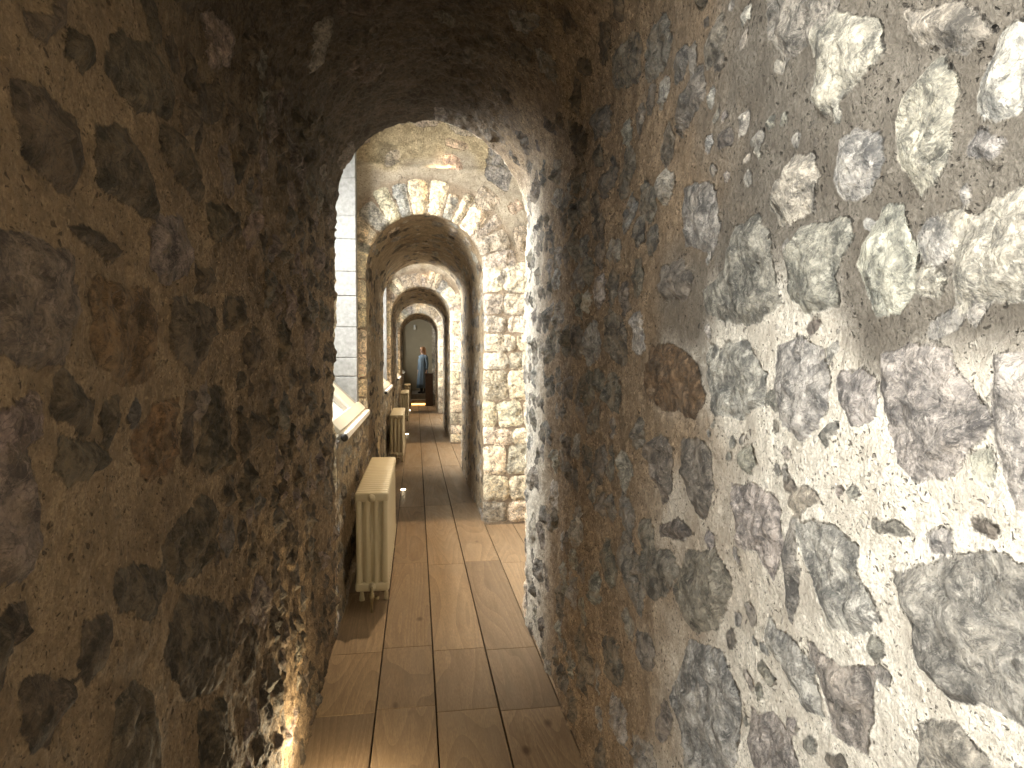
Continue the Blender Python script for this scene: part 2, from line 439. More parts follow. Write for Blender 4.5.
def pier(y0, y1, W0, W1, du, dtf, seed, stones):
    """one length of passage: front face (t<0), tunnel (0..L), rear face (t>L), as one sheet"""
    L = y1 - y0; rc = .045
    t = [0.0]
    while t[-1] < L: t.append(t[-1] + dtf(y0 + t[-1]))
    t = [x * L / t[-1] for x in t]
    f0 = []; o = dtf(y0)
    st = dtf(y0)
    while o < W0: f0.append(-o); st = st * (1.0 if o < .75 else 1.15); o += st
    f0.append(-W0)
    f1 = []; st = dtf(y1); o = st
    while o < W1: f1.append(L + o); st = st * (1.05 if o < .5 else 1.4); o += st
    f1.append(L + W1)
    ts = np.array(f0[::-1] + t + f1)
    us = np.linspace(0, UT, int(UT / du) + 1)
    k1 = int(np.argmin(np.abs(us - SPRING))); us[k1] = SPRING
    k2 = int(np.argmin(np.abs(us - SPRING - ARC))); us[k2] = SPRING + ARC
    th = np.clip((us - SPRING) / RAD, 0, math.pi)
    nx, nz = -np.cos(th), np.sin(th)
    px = XC + RAD * nx; pz = np.where(us < SPRING, us, np.where(us > SPRING + ARC, UT - us, SPRING + RAD * nz))
    # path: offset from the profile and y, rounded at both arrises
    off = np.where(ts < 0, -ts, np.where(ts > L, ts - L, 0.0)); yy = y0 + np.clip(ts, 0, L)
    no = np.where((ts < 0) | (ts > L), 0.0, 1.0); ny = np.where(ts < 0, 1.0, np.where(ts > L, -1.0, 0.0))
    for edge, sg in ((0, -1), (L, 1)):
        d = (ts - edge) * sg         # >0 on the face, <0 in the tunnel
        m = np.abs(d) < rc * 1.5708 / 2
        a = (d[m] / (rc * 1.5708 / 2) + 1) * math.pi / 4     # 0 tunnel .. pi/2 face
        off[m] = rc * (1 - np.cos(a)); yy[m] = y0 + edge - sg * rc * (1 - np.sin(a))
        no[m] = np.cos(a); ny[m] = -sg * np.sin(a)
    P = np.zeros((len(us), len(ts), 3)); Nn = np.zeros_like(P)
    P[..., 0] = px[:, None] + nx[:, None] * off; P[..., 1] = yy[None, :]; P[..., 2] = pz[:, None] + nz[:, None] * off
    Nn[..., 0] = nx[:, None] * no; Nn[..., 1] = ny[None, :]; Nn[..., 2] = nz[:, None] * no
    F = Field(us, ts, P, seed, .03 if seed == 11 else .014)
    mort, extra, rough, grime = stones(F, P, L)
    e = 1 - .5 * np.exp(-(F.T / .13) ** 2) - .5 * np.exp(-((F.T - L) / .16) ** 2)
    return build_masonry(F, P, Nn, mort, rough, [('wall_left', 0, SPRING), ('ceiling', SPRING, SPRING + ARC), ('wall_right', SPRING + ARC, UT)], extra, grime, e)

def face_stones(F, W, t_edge, sg, kj='CCCcCk', kv='kCcgkCw', thick=.3):
    """quoins up the jambs and voussoirs round the arch; t = t_edge + sg*off"""
    r = F.rnd
    for side in (0, 1):
        h = .02
        while h < SPRING - .05:
            hh = r.uniform(.17, .31); o = -.06 + r.uniform(-.05, .03)
            while o < min(W, 1.0):
                ww = r.uniform(.2, .36)
                u = h + hh / 2; u = u if side == 0 else UT - u
                F.box(r.choice(kj), (u, t_edge + sg * (o + ww / 2)), (hh / 2 - .008, ww / 2 - .008), r.uniform(-.06, .06), .04, r.uniform(.8, 1.5))
                o += ww
            h += hh
    u = SPRING - .02
    while u < SPRING + ARC:
        ww = r.uniform(.08, .15); ln = thick * r.uniform(.8, 1.15)
        F.box(r.choice(kv), (u + ww / 2, t_edge + sg * (ln / 2 - .03)), (ww / 2 - .007, ln / 2), r.uniform(-.08, .08), .03, r.uniform(1.2, 2.6))
        u += ww
    F.rubble(SPRING, SPRING + ARC, min(t_edge + sg * (thick + .08), t_edge + sg * W), max(t_edge + sg * (thick + .08), t_edge + sg * W), .19, .72, 'kkrcgr', True, .6, 1.2)
TRACED_RIGHT = [('g',[(1.005,2.151),(0.922,2.14),(0.834,2.065),(0.821,2.018),(0.873,1.991),(0.942,1.983),(0.995,2.032),(0.97,2.078)]),('g',[(0.916,1.94),(0.871,1.938),(0.829,1.914),(0.821,1.88),(0.847,1.849),(0.908,1.846),(0.933,1.891)]),('w',[(0.758,1.97),(0.726,1.97),(0.695,1.913),(0.693,1.853),(0.714,1.817),(0.745,1.806),(0.785,1.849),(0.802,1.915),(0.793,1.952)]),('w',[(0.656,1.965),(0.631,1.963),(0.601,1.933),(0.598,1.859),(0.63,1.864),(0.666,1.885),(0.672,1.91)]),('w',[(0.711,1.779),(0.663,1.774),(0.609,1.789),(0.579,1.766),(0.576,1.667),(0.646,1.663),(0.68,1.66),(0.696,1.71)]),('w',[(0.826,1.819),(0.779,1.801),(0.752,1.756),(0.754,1.698),(0.775,1.667),(0.821,1.653),(0.848,1.687),(0.876,1.731),(0.866,1.77)]),('g',[(1.097,1.91),(1.035,1.954),(0.979,1.945),(0.958,1.906),(0.97,1.845),(1.047,1.832),(1.104,1.866)]),('g',[(1.003,1.827),(0.901,1.814),(0.888,1.781),(0.922,1.725),(0.914,1.67),(0.985,1.675),(1.043,1.705),(1.046,1.793)]),('g',[(1.244,1.877),(1.147,1.867),(1.094,1.801),(1.066,1.69),(1.179,1.669),(1.377,1.691),(1.405,1.75),(1.307,1.794)]),('g',[(1.495,2.014),(1.336,1.983),(1.31,1.902),(1.356,1.84),(1.506,1.87)]),('d',[(1.634,1.839),(1.52,1.848),(1.446,1.79),(1.488,1.734),(1.615,1.758)]),('o',[(1.761,1.629),(1.613,1.647),(1.455,1.588),(1.388,1.508),(1.452,1.466),(1.643,1.46),(1.775,1.513)]),('g',[(1.361,1.634),(1.197,1.644),(1.111,1.581),(1.116,1.516),(1.213,1.478),(1.337,1.485),(1.384,1.554)]),('g',[(1.079,1.622),(0.995,1.634),(0.931,1.606),(0.91,1.561),(0.937,1.488),(0.99,1.465),(1.053,1.484),(1.087,1.554)]),('g',[(0.801,1.614),(0.74,1.632),(0.685,1.618),(0.65,1.571),(0.629,1.521),(0.66,1.471),(0.734,1.448),(0.779,1.505),(0.793,1.559)]),('w',[(0.627,1.606),(0.564,1.615),(0.558,1.437),(0.602,1.434),(0.626,1.51)]),('s',[(0.901,1.577),(0.84,1.593),(0.8,1.579),(0.802,1.523),(0.854,1.5),(0.893,1.531)]),('d',[(1.748,1.374),(1.66,1.405),(1.572,1.369),(1.586,1.249),(1.656,1.207),(1.745,1.274)]),('d',[(1.525,1.401),(1.424,1.428),(1.357,1.399),(1.342,1.3),(1.392,1.225),(1.476,1.247),(1.532,1.311)]),('g',[(1.251,1.34),(1.133,1.363),(1.049,1.343),(1.031,1.267),(1.077,1.198),(1.157,1.24),(1.216,1.223)]),('d',[(1.034,1.386),(0.998,1.399),(0.981,1.388),(1.004,1.369),(1.031,1.369)]),('g',[(0.989,1.322),(0.899,1.338),(0.842,1.316),(0.819,1.257),(0.799,1.229),(0.849,1.197),(0.912,1.182),(0.932,1.223),(0.966,1.269)]),('g',[(0.815,1.375),(0.766,1.389),(0.728,1.383),(0.757,1.367),(0.808,1.358)]),('s',[(0.72,1.388),(0.693,1.402),(0.67,1.398),(0.678,1.376),(0.711,1.368)]),('g',[(0.782,1.306),(0.739,1.343),(0.671,1.373),(0.578,1.39),(0.572,1.205),(0.632,1.205),(0.686,1.175),(0.735,1.203),(0.749,1.256)]),('g',[(0.983,1.136),(0.893,1.135),(0.807,1.168),(0.815,1.106),(0.844,1.018),(0.913,1.012),(0.941,1.071)]),('s',[(1.109,1.13),(1.027,1.117),(0.955,1.098),(0.933,1.025),(0.98,1.008),(1.041,1.056),(1.107,1.073)]),('g',[(1.177,0.904),(1.087,0.944),(1.022,0.931),(0.983,0.875),(1.135,0.773),(1.186,0.843)]),('g',[(0.732,1.104),(0.671,1.153),(0.61,1.125),(0.734,1.042)]),('d',[(1.673,1.148),(1.536,1.195),(1.46,1.19),(1.519,1.146),(1.654,1.118)]),('d',[(1.503,1.128),(1.339,1.182),(1.245,1.13),(1.31,0.995),(1.468,0.94),(1.564,0.992)]),('d',[(1.79,1.036),(1.6,1.099),(1.533,1.055),(1.597,0.96),(1.787,0.91)]),('s',[(1.468,0.915),(1.286,0.961),(1.218,0.908),(1.234,0.707),(1.459,0.556),(1.557,0.73)]),('g',[(1.211,1.414),(1.144,1.431),(1.117,1.404),(1.161,1.375),(1.204,1.38)]),('s',[(1.031,1.258),(0.996,1.329),(0.971,1.285),(0.999,1.198),(1.028,1.143),(1.047,1.181)]),('g',[(0.654,1.49),(0.628,1.5),(0.618,1.473),(0.63,1.454),(0.649,1.462)]),('g',[(0.787,2.068),(0.698,2.027),(0.656,1.965),(0.696,1.959),(0.768,2.007)]),('g',[(1.123,2.264),(1.029,2.246),(0.9,2.157),(0.946,2.121),(1.055,2.124),(1.128,2.194)])]
TRACED_LEFT = [('d',[(0.827,1.93),(0.902,1.95),(0.977,1.939),(1.003,1.89),(0.945,1.827),(0.853,1.837),(0.835,1.886)]),('d',[(1.036,1.946),(1.142,1.967),(1.246,1.929),(1.242,1.844),(1.136,1.848),(1.032,1.861)]),('d',[(1.112,2.119),(1.258,2.164),(1.358,2.132),(1.327,2.05),(1.184,2.016),(1.057,2.038)]),('d',[(1.263,2.022),(1.382,2.039),(1.489,2.008),(1.469,1.936),(1.348,1.947),(1.272,1.974)]),('d',[(1.372,2.122),(1.515,2.163),(1.567,2.112),(1.475,2.048),(1.368,2.055)]),('p',[(0.773,1.724),(0.859,1.746),(0.94,1.733),(0.95,1.665),(0.909,1.594),(0.841,1.585),(0.767,1.601)]),('o',[(1.01,1.718),(1.212,1.725),(1.232,1.667),(1.252,1.592),(1.102,1.564),(1.004,1.601),(0.985,1.667)]),('d',[(1.283,1.708),(1.365,1.726),(1.393,1.708),(1.564,1.733),(1.581,1.674),(1.416,1.569),(1.305,1.631)]),('d',[(1.638,1.746),(1.812,1.769),(1.834,1.701),(1.731,1.655),(1.633,1.664)]),('d',[(0.857,2.029),(0.945,2.083),(0.956,2.048),(0.905,2.01),(0.866,2.003)]),('d',[(0.955,2.041),(1.027,2.069),(1.041,2.031),(0.994,1.999),(0.954,2.006)]),('d',[(0.936,1.774),(0.999,1.794),(1.104,1.775),(1.085,1.747),(0.982,1.754)]),('d',[(1.503,1.944),(1.638,1.97),(1.654,1.88),(1.533,1.847)]),('d',[(1.429,1.808),(1.531,1.8),(1.546,1.749),(1.442,1.744)]),('o',[(1.25,1.531),(1.353,1.535),(1.37,1.448),(1.344,1.38),(1.219,1.379),(1.168,1.437),(1.171,1.488)]),('d',[(1.387,1.539),(1.448,1.538),(1.443,1.439),(1.402,1.37),(1.374,1.406)]),('d',[(1.526,1.532),(1.621,1.528),(1.678,1.424),(1.695,1.333),(1.497,1.343),(1.469,1.436)]),('p',[(0.755,1.509),(0.816,1.495),(0.859,1.451),(0.86,1.37),(0.828,1.343),(0.748,1.356)]),('d',[(1.042,1.286),(1.13,1.27),(1.257,1.207),(1.255,1.169),(1.163,1.132),(1.047,1.229)]),('d',[(1.463,1.327),(1.566,1.259),(1.541,1.159),(1.452,1.126),(1.305,1.151),(1.234,1.223),(1.26,1.272)]),('d',[(0.951,1.251),(1.015,1.234),(1.005,1.177),(0.96,1.162),(0.935,1.202)]),('d',[(0.832,1.218),(0.934,1.181),(0.919,1.14),(0.859,1.121),(0.818,1.134),(0.811,1.193)]),('d',[(1.031,1.08),(1.101,1.076),(1.175,0.957),(1.191,0.829),(0.98,0.974)]),('d',[(1.406,0.877),(1.541,0.816),(1.635,0.677),(1.566,0.571),(1.366,0.708)]),('d',[(1.33,1.122),(1.593,1.034),(1.691,0.88),(1.543,0.851),(1.32,0.924),(1.203,1.061)]),('d',[(0.781,1.327),(0.827,1.316),(0.835,1.273),(0.805,1.259),(0.762,1.287)]),('d',[(0.889,1.504),(1.02,1.481),(1.084,1.449),(1.018,1.444),(0.921,1.44),(0.887,1.472)])]

# ------------------------------------------------------------------ the four lengths of vaulted passage
PIERS = [(.42, 3.82), (6.13, 9.35), (12.19, 15.80), (19.05, 22.0)]

def near_stones(F, P, L):
    y0 = PIERS[0][0]
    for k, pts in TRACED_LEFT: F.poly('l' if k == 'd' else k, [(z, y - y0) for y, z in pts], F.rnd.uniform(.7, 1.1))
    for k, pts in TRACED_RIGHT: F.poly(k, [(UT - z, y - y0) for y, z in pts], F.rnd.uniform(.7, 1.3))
    # pale stones added to paint the daylit edge of the far right mouth
    F.box('w', (UT - 2.12, L + .02), (.2, .09), 0, .03, 1.2)
    F.box('w', (UT - 1.0, L + .03), (.13, .07), 0, .03, 1.0)
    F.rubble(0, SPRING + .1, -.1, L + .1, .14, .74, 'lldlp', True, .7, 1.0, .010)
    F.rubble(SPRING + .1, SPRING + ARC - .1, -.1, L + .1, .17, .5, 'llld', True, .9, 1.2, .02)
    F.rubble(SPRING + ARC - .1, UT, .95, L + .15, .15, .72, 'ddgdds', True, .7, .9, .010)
    F.rubble(SPRING + ARC - .1, UT, -.1, .95, .05, .35, 'gsdg', True, .9, 1.0, .006)
    face_stones(F, 1.7, 0, -1); face_stones(F, 1.7, L, 1)
    U = F.U; T = F.T; z = P[..., 2]; y = P[..., 1]; right = sstep(U, SPRING + ARC * .78, UT - 2.2)
    n = fbm(P, 3, 3, 91); n2 = fbm(P, 5, 3, 92)
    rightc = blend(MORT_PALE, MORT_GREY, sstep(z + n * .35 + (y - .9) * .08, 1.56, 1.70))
    rightc = rightc * (1 - sstep(y + n2 * .5, 1.15, 1.8)[..., None]) + np.array((.33, .245, .165)) * sstep(y + n2 * .5, 1.15, 1.8)[..., None]  # brown middle stretch paints the warmer, dimmer light into the mortar
    rightc = rightc * (1 - sstep(y, 3.0, 3.6)[..., None]) + np.array((.66, .62, .55)) * sstep(y, 3.0, 3.6)[..., None]  # paler mortar paints in the bay daylight caught at the far mouth
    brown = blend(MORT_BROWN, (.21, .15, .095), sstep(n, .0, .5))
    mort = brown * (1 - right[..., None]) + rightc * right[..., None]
    extra = .018 * fbm(P, 1.3, 2, 93) + sstep(y, 1.2, 2.6) * .012 * fbm(P, 9, 4, 94)
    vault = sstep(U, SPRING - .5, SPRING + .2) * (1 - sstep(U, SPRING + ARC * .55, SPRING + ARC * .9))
    mort = mort * (1 - vault[..., None] * .76)  # mortar darkened for soot and to put shade into the vault
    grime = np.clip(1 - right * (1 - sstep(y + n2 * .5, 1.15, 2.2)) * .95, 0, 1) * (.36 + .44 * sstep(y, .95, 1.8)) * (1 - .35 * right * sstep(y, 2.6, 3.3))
    return mort, extra, 1.0 + .7 * sstep(y, 1.2, 2.4), grime

def far_stones(F, P, L):
    F.rubble(0, UT, .12, L - .1, .15, .55, 'dkgl', True, .6, 1.3, .018)
    face_stones(F, 1.7, 0, -1, thick=.32); face_stones(F, .6, L, 1)
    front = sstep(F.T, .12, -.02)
    n = fbm(P, 4, 3, F.seed + 7)
    z = P[..., 2]
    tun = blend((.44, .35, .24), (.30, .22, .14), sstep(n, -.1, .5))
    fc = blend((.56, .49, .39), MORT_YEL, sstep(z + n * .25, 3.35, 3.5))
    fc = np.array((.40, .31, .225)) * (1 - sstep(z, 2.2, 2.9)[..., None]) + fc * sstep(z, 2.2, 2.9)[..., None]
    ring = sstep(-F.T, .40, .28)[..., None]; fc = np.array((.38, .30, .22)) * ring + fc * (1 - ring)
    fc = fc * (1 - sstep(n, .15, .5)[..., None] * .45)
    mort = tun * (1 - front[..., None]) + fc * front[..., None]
    # dressed ledge above the voussoirs
    extra = front * .03 * np.exp(-((z - 3.40 - .02 * n) / .022) ** 2)
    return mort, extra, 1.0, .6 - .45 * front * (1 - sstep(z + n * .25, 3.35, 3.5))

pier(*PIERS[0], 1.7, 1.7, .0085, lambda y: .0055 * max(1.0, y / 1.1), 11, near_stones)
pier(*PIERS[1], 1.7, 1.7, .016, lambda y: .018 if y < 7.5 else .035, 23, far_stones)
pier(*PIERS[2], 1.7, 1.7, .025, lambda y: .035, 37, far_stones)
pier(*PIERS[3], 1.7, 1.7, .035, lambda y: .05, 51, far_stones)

def patch(name, o, eu, et, nrm, lu, lt, step, seed, mort, kinds='dkg', size=.16, fill=.75):
    us = np.linspace(0, lu, max(3, int(lu / step))); ts = np.linspace(0, lt, max(3, int(lt / step)))
    U, T = np.meshgrid(us, ts, indexing='ij')
    P = np.array(o, float) + U[..., None] * np.array(eu, float) + T[..., None] * np.array(et, float)
    Nn = np.zeros_like(P) - np.array(nrm, float)
    F = Field(us, ts, P, seed)
    F.rubble(0, lu, 0, lt, size, fill, kinds, True, .3, 1.5)
    n = fbm(P, 4, 3, seed + 7)
    m = blend(mort, tuple(c * .72 for c in mort), sstep(n, 0, .5))
    return build_masonry(F, P, Nn, m, 1.0, [(name, 0, lu)])[0]

# ------------------------------------------------------------------ the bays with their windows
def ashlar(name, x0, x1, y0, y1, z0, z1, joints, seed):
    """squared blocks laid in courses, one mesh"""
    r = random.Random(seed); bm = bmesh.new()
    zs = [z0] + [j for j in joints if z0 < j < z1] + [z1]
    lx, ly = x1 - x0, y1 - y0
    for a, b in zip(zs[:-1], zs[1:]):
        if lx >= ly:
            cuts = [x0, x1] if lx < .6 else [x0, x0 + lx * r.uniform(.45, .62), x1]
            for c, d in zip(cuts[:-1], cuts[1:]): bm_box(bm, c + .002, d - .002, y0 + r.uniform(0, .006), y1, a + .003, b - .003, .006, 2)
        else:
            n = max(1, int(ly / .5)); 
            cuts = [y0] + sorted(y0 + ly * (i + r.uniform(-.2, .2)) / n for i in range(1, n)) + [y1]
            for c, d in zip(cuts[:-1], cuts[1:]): bm_box(bm, x0, x1, c + .002, d - .002, a + .003, b - .003, .006, 2)
    bm_box(bm, x0 + .008, x1 - .008, y0 + .012, y1 - .004, z0, z1)
    return tag(from_bm(name, bm, M_ASHLAR), kind='structure')

COURSES = [1.45, 1.62, 1.9, 2.182, 2.402, 2.695, 2.905, 3.242, 3.5, 3.8]
SZ, SX = 1.13, -.475          # nosing height and x of the sloping sill
def bay(i, y0, y1, first=False):
    res = .02 if i == 1 else .045
    # rubble under the window, far side wall, vault
    patch('wall_left', (XL, y0 - .03, 0), (0, 0, 1), (0, 1, 0), (1, 0, 0), SZ - .01, y1 - y0 + .06, res, 100 + i, (.40, .32, .22), 'ddkg', .13, .7)
    patch('wall_right', (1.3, y0 - .05, 0), (0, 0, 1), (0, 1, 0), (-1, 0, 0), 4.3, y1 - y0 + .1, .05, 120 + i, (.5, .43, .33), 'kwgc')
    patch('ceiling', (-1.4, y0 - .05, 4.15), (1, 0, 0), (0, 1, 0), (0, 0, -1), 2.8, y1 - y0 + .1, .05, 140 + i, (.42, .34, .24), 'dkg')
    # squared stone reveals of the window recess
    ashlar('trim_%d' % (4 * i + 1), -1.3, -.53, y1 - .14, y1 + .03, SZ + .02, 4.12, COURSES, 7 + i)
    ashlar('trim_%d' % (4 * i + 2), -1.3, -.53, y0 - .03, y0 + .06, SZ + .02, 4.12, COURSES, 17 + i)
    # outer wall round the window opening
    wz0, wz1, wy0, wy1 = 1.86, 3.75, y0 + .2, y1 - .16
    ashlar('trim_%d' % (4 * i + 3), -1.42, -1.25, y0, y1, wz1, 4.15, [], 27 + i)
    ashlar('wall_outer', -1.42, -1.25, y0, wy0, 1.1, wz1, COURSES, 37 + i)
    ashlar('wall_outer', -1.42, -1.25, wy1, y1, 1.1, wz1, COURSES, 47 + i)
    # the window: frame, mullions, glass
    w = tag(empty('window_%d' % (i + 1), (-1.33, (wy0 + wy1) / 2, wz0)), kind='structure')
    hw, hh = (wy1 - wy0) / 2, wz1 - wz0
    bm = bmesh.new()
    bm_box(bm, -.03, .03, -hw, -hw + .06, 0, hh, .004); bm_box(bm, -.03, .03, hw - .06, hw, 0, hh, .004)
    bm_box(bm, -.03, .03, -hw + .06, hw - .06, 0, .06, .004); bm_box(bm, -.03, .03, -hw + .06, hw - .06, hh - .06, hh, .004)
    from_bm('window_frame', bm, M_PAINT, w)
    bm = bmesh.new()
    for k in (-1, 0, 1): bm_box(bm, -.015, .015, k * hw / 2 - .012, k * hw / 2 + .012, .06, hh - .06, .003)
    for k in (.33, .66): bm_box(bm, -.014, .014, -hw + .06, hw - .06, hh * k - .012, hh * k + .012, .003)
    from_bm('glazing_bar', bm, M_PAINT, w)
    bm = bmesh.new(); bm_box(bm, -.003, .003, -hw + .05, hw - .05, .05, hh - .05)
    from_bm('window_pane', bm, M_GLASS, w)
    # sloping sill with its timber border, nosing and catch
    s = tag(empty('trim_%d' % (4 * i + 4), (SX, y0, SZ)), kind='structure')
    Ls = y1 - y0 - .08; c45 = math.sqrt(.5); run = 1.06
    rot = Matrix.Rotation(math.radians(45), 4, 'Y')          # local -x runs up the slope
    bm = bmesh.new(); bm_box(bm, -run, 0, .06, Ls, -.05, 0, 0, mat=rot)
    from_bm('sloping_sill', bm, M_SILLSTONE, s)
    far = Ls
    for nm, a, b, h, mt in (('border_strip', far - .36, far, .012, M_GREYTRIM), ('border_board', far - .78, far - .36, .028, M_PAINT), ('border_strip', far - 1.02, far - .78, .012, M_GREYTRIM)):
        bm = bmesh.new(); bm_box(bm, -run, -.10, a, b, 0, h, .003, mat=rot)
        from_bm(nm, bm, mt, s)
    bm = bmesh.new(); bm_box(bm, -.10, -.012, .25, far, 0, .03, .004, mat=rot); from_bm('border_board', bm, M_PAINT, s)
    bm = bmesh.new(); bm_box(bm, -.045, .05, .30, far + .02, -.035, .012, .01, 3)
    from_bm('sill_nosing', bm, M_SILLSTONE, s)
    bm = bmesh.new()
    bm_tube(bm, [(.035, .30, -.012), (.035, .27, -.012), (.035, .235, -.012), (.035, .225, -.012)], [.012, .012, .024, .018], 14)
    o = from_bm('sill_knob', bm, M_DARK, s, True); o['label'] = 'dark round knob at the near end of the white sill'
    return w

def glass_material():
    m = bpy.data.materials.new('window_glass'); m.use_nodes = True; nt = m.node_tree; nt.nodes.clear()
    out = nt.nodes.new('ShaderNodeOutputMaterial'); mx = nt.nodes.new('ShaderNodeMixShader')
    tr = nt.nodes.new('ShaderNodeBsdfTransparent'); gl = nt.nodes.new('ShaderNodeBsdfGlossy')
    tr.inputs[0].default_value = (.97, .98, .97, 1); gl.inputs['Roughness'].default_value = .03
    mx.inputs[0].default_value = .06
    nt.links.new(tr.outputs[0], mx.inputs[1]); nt.links.new(gl.outputs[0], mx.inputs[2]); nt.links.new(mx.outputs[0], out.inputs[0])
    return m
M_GLASS = glass_material()

BAYS = [(-2.3, .42), (3.82, 6.13), (9.35, 12.19), (15.80, 19.05), (22.0, 26.0)]
for i, (a, b) in enumerate(BAYS): bay(i, a, b)

# end walls: plaster at the far end, masonry behind the camera
bm = bmesh.new(); bm_box(bm, -1.45, 1.4, 26.0, 26.15, 0, 4.3)
tag(from_bm('wall_back', bm, M_PLASTER), kind='structure')
bm = bmesh.new(); bm_box(bm, -1.45, 1.4, -2.5, -2.36, 0, 4.3)
tag(from_bm('wall_front', bm, M_PLASTER), kind='structure')
patch('wall_pilaster', (.60, 24.6, 0), (0, 0, 1), (1, 0, 0), (0, -1, 0), 3.6, .7, .04, 171, (.56, .5, .4), 'cckw', .2, .85)['kind'] = 'structure'

# ------------------------------------------------------------------ floor of wide pine boards
def floor():
    r = random.Random(5); bm = bmesh.new()
    lt = bm.verts.layers.float.new('board'); ls = bm.verts.layers.float_vector.new('shift')
    xs = [-.75, -.47, -.190, .083, .371, .655, .925, 1.2, 1.35]
    cuts = {2: [-2.3, 1.5, 2.93, 3.56, 5.05, 7.0, 9.6, 12.4, 15.0, 18.0, 25.9], 3: [-2.3, 1.9, 2.87, 3.49, 4.98, 7.04, 9.65, 12.9, 15.5, 19.0, 25.9],
            4: [-2.3, 1.2, 2.84, 3.46, 5.02, 7.1, 9.66, 12.6, 15.9, 18.6, 25.9]}
    for i, (a, b) in enumerate(zip(xs[:-1], xs[1:])):
        cs = cuts.get(i) or [-2.3] + sorted(r.uniform(-1, 22) for _ in range(8)) + [25.9]
        if i == 1: cs = [-2.3, 1.0, 2.91, 3.52, 4.45, 6.9, 9.3, 12.2, 15.3, 18.8, 25.9]
        if i == 5: cs = [-2.3, .5, 4.95, 8.2, 12.0, 16, 19.4, 25.9]
        for c, d in zip(cs[:-1], cs[1:]):
            n0 = len(bm.verts)
            g = .0034; dz = r.uniform(-.0009, .0009)
            bm_box(bm, a + g, b - g, c + .0012, d - .0012, -.03, dz, .0018)
            bm.verts.ensure_lookup_table()
            t = r.random(); sh = Vector((r.uniform(0, 20), r.uniform(0, 20), r.uniform(0, 9)))
            for v in bm.verts[n0:]: v[lt] = t; v[ls] = sh
    return tag(from_bm('floor', bm, M_FLOOR), kind='structure')
floor()
bm = bmesh.new(); bm_box(bm, -1.45, 1.4, -2.5, 26.1, -.10, -.032)
tag(from_bm('floor_base', bm, M_SUB), kind='structure')

# ------------------------------------------------------------------ cast-iron column radiators
def section_bm(rz0=.115, rz1=.755, w=.215, pitch=.07, end=False):
    bm = bmesh.new(); t = pitch * .86 / 2
    # top and bottom headers: rounded bars across the columns
    for z0, z1 in ((rz1 - .062, rz1), (rz0, rz0 + .062)):
        bm_box(bm, -w / 2, w / 2, -t, t, z0, z1, .018, 4)
    cw = w / 4
    for k in range(4):
        x = -w / 2 + cw * (k + .5)
        n = 12; rings = []
        for z, s in ((rz0 + .03, .95), (rz0 + .085, .80), (rz1 - .085, .80), (rz1 - .03, .95)):
            rings.append([bm.verts.new((x + cw * .49 * s * math.copysign(abs(math.cos(a)) ** .8, math.cos(a)), t * .93 * math.sin(a), z)) for a in [j * 2 * math.pi / n for j in range(n)]])
        for a, b in zip(rings[:-1], rings[1:]):
            for j in range(n): bm.faces.new((a[j], a[(j + 1) % n], b[(j + 1) % n], b[j]))
    bm_box(bm, -w / 2 + .02, w / 2 - .02, -.012, .012, rz0 + .03, rz1 - .03)
    for z in (rz0 + .031, rz1 - .031):      # nipples joining neighbours
        bm_tube(bm, [(0, -pitch / 2, z), (0, pitch / 2, z)], .017, 10)
    return bm

def radiator_proto():
    root = empty('column_radiator', (0, 0, 0))
    nsec, pitch = 22, .07
    first = from_bm('radiator_section', section_bm(), M_RAD, root, True)
    first.location.y = pitch / 2
    for k in range(1, nsec):
        c = first.copy(); COL.objects.link(c); c.parent = root; c.location.y = pitch * (k + .5)
    # end plugs
    for y, s in ((-.001, -1), (nsec * pitch + .001, 1)):
        for z in (.755 - .034, .115 + .034):
            bm = bmesh.new()
            bm_tube(bm, [(0, y - s * .012, z), (0, y + s * .012, z), (0, y + s * .014, z), (0, y + s * .024, z)], [.024, .024, .013, .013], 16)
            from_bm('end_plug', bm, M_RAD, root, True)
    for y in (pitch * 2.5, pitch * (nsec - 2.5)):
        for x in (-.08, .08):
            bm = bmesh.new(); bm_tube(bm, [(x, y, .14), (x, y, .06), (x, y, .001)], [.016, .012, .02], 10)
            f = from_bm('foot', bm, M_RAD, root, True)
    bm = bmesh.new()
    bm_tube(bm, [(0, -.002, .149), (0, -.03, .149), (0, -.038, .14), (0, -.038, .06), (0, -.038, .001)], [.010, .010, .010, .009, .009], 10)
    bm_tube(bm, [(0, -.038, .118), (0, -.038, .07)], [.017, .013], 10)
    from_bm('supply_pipe', bm, M_BRASS, root, True)
    bm = bmesh.new(); bm_tube(bm, [(.0, -.038, .09), (.03, -.038, .09), (.03, -.038, .09), (.045, -.038, .09)], [.006, .006, .012, .011], 10)
    from_bm('valve', bm, M_BRASS, root, True)
    return root

def copy_tree(o, parent=None):
    c = o.copy(); COL.objects.link(c)
    if parent: c.parent = parent
    for ch in list(o.children): copy_tree(ch, c)
    return c

RADS = [(4.13, 'cream cast iron column radiator nearest the viewer, below the first window'),
        (9.97, 'second cast iron column radiator along the left wall, below the second window'),
        (16.75, 'third cast iron column radiator along the left wall, beyond the second one'),
        (22.02, 'farthest column radiator, glowing yellow beside the steps at the passage end')]
rp = radiator_proto()
for i, (y, lab) in enumerate(RADS):
    o = rp if i == 0 else copy_tree(rp)
    o.location = (-.285 if i == 0 else -.30, y, 0)
    tag(o, lab, 'radiator', 'radiators along the left wall')

